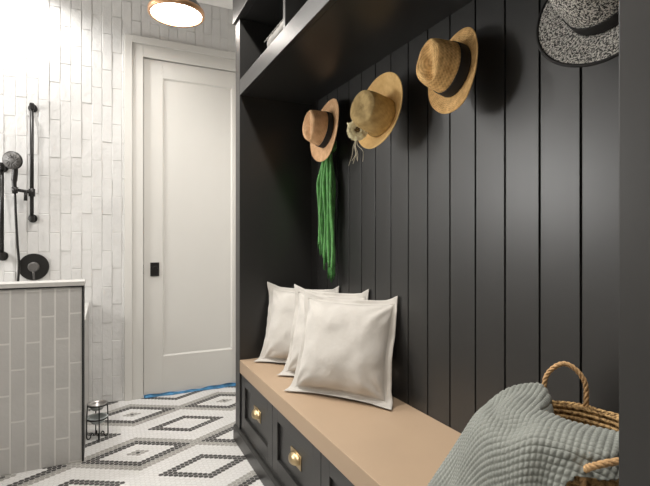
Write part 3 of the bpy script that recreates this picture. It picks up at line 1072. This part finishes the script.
# hand shower
hc = Vector((-.520, YB - .115, 1.645))
root = empty('hand_shower', 'round black hand shower resting in the slide bar holder', 'shower head', hc)
nh = Vector((-.25, -.93, -.25)).normalized()
bm = bmesh.new()
lathe(bm, [(0, .030), (.03, .027), (.052, .014), (.058, .004), (.058, -.004), (.052, -.008)], 36, frame((0, 0, 0), -nh))
from_bm('head', bm, M['black'], root, smooth=True)
bm = bmesh.new()
FM = frame((0, 0, 0), nh)
lathe(bm, [(.0525, .007), (.0525, .009), (0, .009)], 36, FM)
for k in range(14):
    a = 2 * pi * k / 14
    tube(bm, [FM @ Vector((.018 * cos(a), .018 * sin(a), .0095)), FM @ Vector((.047 * cos(a + .25), .047 * sin(a + .25), .0095))], .0026, 6)
f = from_bm('spray_face', bm, M['grey_metal'], root, smooth=True); f['label'] = 'grey ribbed spray plate'
hb = Vector((bx_ - .088, by_ - .030, zs - .012))
bm = bmesh.new()
tube(bm, [p for p in spline([Vector((0, .012, -.01)), Vector((.010, .022, -.055)), (hb - hc) * .65 + Vector((0, .005, 0)), hb - hc], 6)], [.021] * 2 + [.017] * 10 + [.0135] * 7, 14)
from_bm('grip', bm, M['black'], root, smooth=True)
bm = bmesh.new()
base = spline([hb - hc, Vector((hb.x + .004, hb.y, 1.32)) - hc, Vector((hb.x + .012, hb.y + .01, 1.12)) - hc, Vector((hb.x + .020, hb.y + .012, .98)) - hc,
               Vector((hb.x + .010, hb.y + .01, .80)) - hc, Vector((hb.x + .0, hb.y + .03, .60)) - hc], 12)
tube(bm, base, .0075, 10)
from_bm('hose', bm, M['black'], root, smooth=True)

# valve
vx, vz = -.418, .966
root = empty('shower_valve', 'round black shower mixer plate just above the tiled ledge', 'shower valve', (vx, YB, vz))
bm = bmesh.new(); disc(bm, (0, -.0025, 0), .088, .010, (0, -1, 0), 48, .003)
from_bm('plate', bm, M['black'], root, smooth=False)
bm = bmesh.new(); lathe(bm, [(0, .045), (.026, .045), (.031, .040), (.034, .008), (.034, .005)], 32, frame((0, 0, 0), (0, -1, 0)))
kn = from_bm('knob', bm, M['grey_metal'], root, smooth=False)
bm = bmesh.new(); tube(bm, [(0, -.034, -.01), (.004, -.036, -.082)], [.009, .006], 10)
from_bm('lever', bm, M['grey_metal'], kn, smooth=True)

# second rail at the picture's left edge
gx = -.588
root = empty('grab_bar', 'short black grab bar cut by the left picture edge, left of the hand shower', 'grab bar', (gx, YB, 1.0))
bm = bmesh.new(); tube(bm, [(0, -.052, .02), (0, -.052, .635)], .013, 14)
from_bm('bar', bm, M['black'], root, smooth=True)
for z in (.04, .61):
    bm = bmesh.new(); disc(bm, (0, -.0025, z), .030, .010, (0, -1, 0)); tube(bm, [(0, -.01, z), (0, -.052, z)], .011, 12)
    tube(bm, [(0, -.052, z - .022), (0, -.052, z + .022)], .020, 14)
    from_bm('wall_mount', bm, M['black'], root, smooth=False)

# ------------------------------------------------------------------ two-tier wire bowl stand
wx, wy = -.034, 2.985
root = empty('bowl_stand', 'small two-tier black wire stand on the floor beside the tiled enclosure', 'stand', (wx, wy, 0))
bm = bmesh.new()
circ = lambda r, z, n=40: [(r * cos(2 * pi * i / n), r * sin(2 * pi * i / n), z) for i in range(n)]
tube(bm, circ(.052, .195), .0032, 8, closed=True)
from_bm('wire_ring', bm, M['black'], root, smooth=True)
bm = bmesh.new(); tube(bm, circ(.055, .118), .0036, 8, closed=True)
from_bm('wire_ring', bm, M['black'], root, smooth=True)
for a in (radians(10), radians(100), radians(190), radians(280)):
    bm = bmesh.new(); c, s = cos(a), sin(a)
    pts = [(.052, .197), (.055, .14), (.056, .05), (.055, .012), (.045, .0045), (.036, .012), (.034, .026), (.026, .034), (.018, .022)]
    tube(bm, spline([(r * c, r * s, z) for r, z in pts], 5), .0032, 8)
    from_bm('leg', bm, M['black'], root, smooth=True)
for (r, z, m_, lab) in ((.0475, .197, 'steel', 'small brownish steel bowl in the top ring of the wire stand'), (.051, .1205, 'glass_dish', 'pale grey dish in the lower ring of the wire stand')):
    bm = bmesh.new()
    lathe(bm, [(0, -.030), (r * .6, -.030), (r * .92, -.006), (r * .96, .002), (r + .006, .004), (r + .006, .006), (r * .94, .005), (r * .88, -.004), (r * .56, -.027), (0, -.027)], 36)
    o = from_bm('bowl', bm, M[m_], smooth=True); o.location = (wx, wy, z)
    tag(o, lab, 'bowl')

# ------------------------------------------------------------------ pendant lamp
px, py, pz = .41, 3.02, 2.555
root = empty('pendant_lamp', 'round glowing pendant lamp with copper rim and slate shade hanging near the door', 'lamp', (px, py, pz))
bm = bmesh.new(); lathe(bm, [(0, 0), (.150, 0), (.153, .004), (.150, .012), (0, .012)], 56)
from_bm('diffuser', bm, M['diffuser'], root, smooth=False)
bm = bmesh.new(); lathe(bm, [(.153, -.006), (.166, -.008), (.170, -.004), (.170, .022), (.165, .026), (.156, .024), (.153, -.006)], 56)
from_bm('rim', bm, M['copper'], root, smooth=True)
bm = bmesh.new(); lathe(bm, [(.163, .026), (.150, .05), (.105, .115), (.06, .165), (.035, .18), (.035, .20), (0, .20)], 48)
from_bm('shade', bm, M['slate'], root, smooth=True)
bm = bmesh.new(); tube(bm, [(0, 0, .20), (0, 0, ZC - pz - .015)], .006, 10)
lathe(bm, [(0, ZC - pz - .02), (.05, ZC - pz - .02), (.055, ZC - pz - .0005), (0, ZC - pz - .0005)], 32)
from_bm('stem', bm, M['copper'], root, smooth=False)

# ------------------------------------------------------------------ downlights
def spot(loc, power, size, r=.04, col=(1, .93, .85), blend=.5, target=None):
    l = bpy.data.lights.new('downlight', 'SPOT'); l.energy = power; l.spot_size = radians(size); l.spot_blend = blend
    l.shadow_soft_size = r; l.color = col
    o = bpy.data.objects.new('downlight_bulb', l); COL.objects.link(o); o.location = loc
    if target is not None:
        o.rotation_euler = (Vector(target) - Vector(loc)).to_track_quat('-Z', 'Y').to_euler()
    return o
def can(x, y, lab):
    r = empty('downlight', lab, 'ceiling light', (x, y, ZC), 'recessed ceiling downlights')
    bm = bmesh.new(); lathe(bm, [(.058, -.001), (.075, -.001), (.078, -.004), (.075, -.007), (.060, -.006), (.058, -.001)], 40)
    from_bm('trim_ring', bm, M['white_plastic'], r, smooth=True)
can(-.66, 3.25, 'recessed downlight over the tiled wash enclosure')
can(.27, 1.95, 'recessed downlight over the walkway beside the bench cushions')
can(.20, .55, 'recessed downlight over the walkway beside the basket')
spot((-.66, 3.25, ZC - .03), 66, 150, .03, (1, .98, .95))
spot((.27, 1.95, ZC - .03), 92, 140, .05, (1, .95, .89))
spot((.20, .55, ZC - .03), 85, 140, .05, (1, .95, .89))
# added area light at the unseen window, side light for hats and tiles
l = bpy.data.lights.new('side_fill', 'AREA'); l.shape = 'RECTANGLE'; l.size = wy1 - wy0 - .1; l.size_y = wz1 - wz0 - .1; l.energy = 48; l.color = (1, .985, .96)
o = bpy.data.objects.new('window_fill', l); COL.objects.link(o); o.location = (XL - .08, (wy0 + wy1) / 2, (wz0 + wz1) / 2)
o.rotation_euler = (0, radians(-90), 0)

w = bpy.data.worlds.new('World'); SC.world = w; w.use_nodes = True
w.node_tree.nodes['Background'].inputs['Color'].default_value = (.8, .88, 1, 1)
w.node_tree.nodes['Background'].inputs['Strength'].default_value = .6

# ------------------------------------------------------------------ camera
cd = bpy.data.cameras.new('Camera'); cam = bpy.data.objects.new('Camera', cd); COL.objects.link(cam)
cam.location = (0, 0, 1.15)
cam.rotation_euler = (radians(90), 0, -radians(25.47))
cd.sensor_width = 36; cd.lens = 36 * 464 / 650; cd.shift_y = -4 / 650; cd.clip_start = .02
SC.camera = cam
vs_ = SC.view_settings
vs_.view_transform = 'Standard'; vs_.look = 'None'; vs_.gamma = 1; vs_.use_curve_mapping = False; vs_.exposure = 0.26
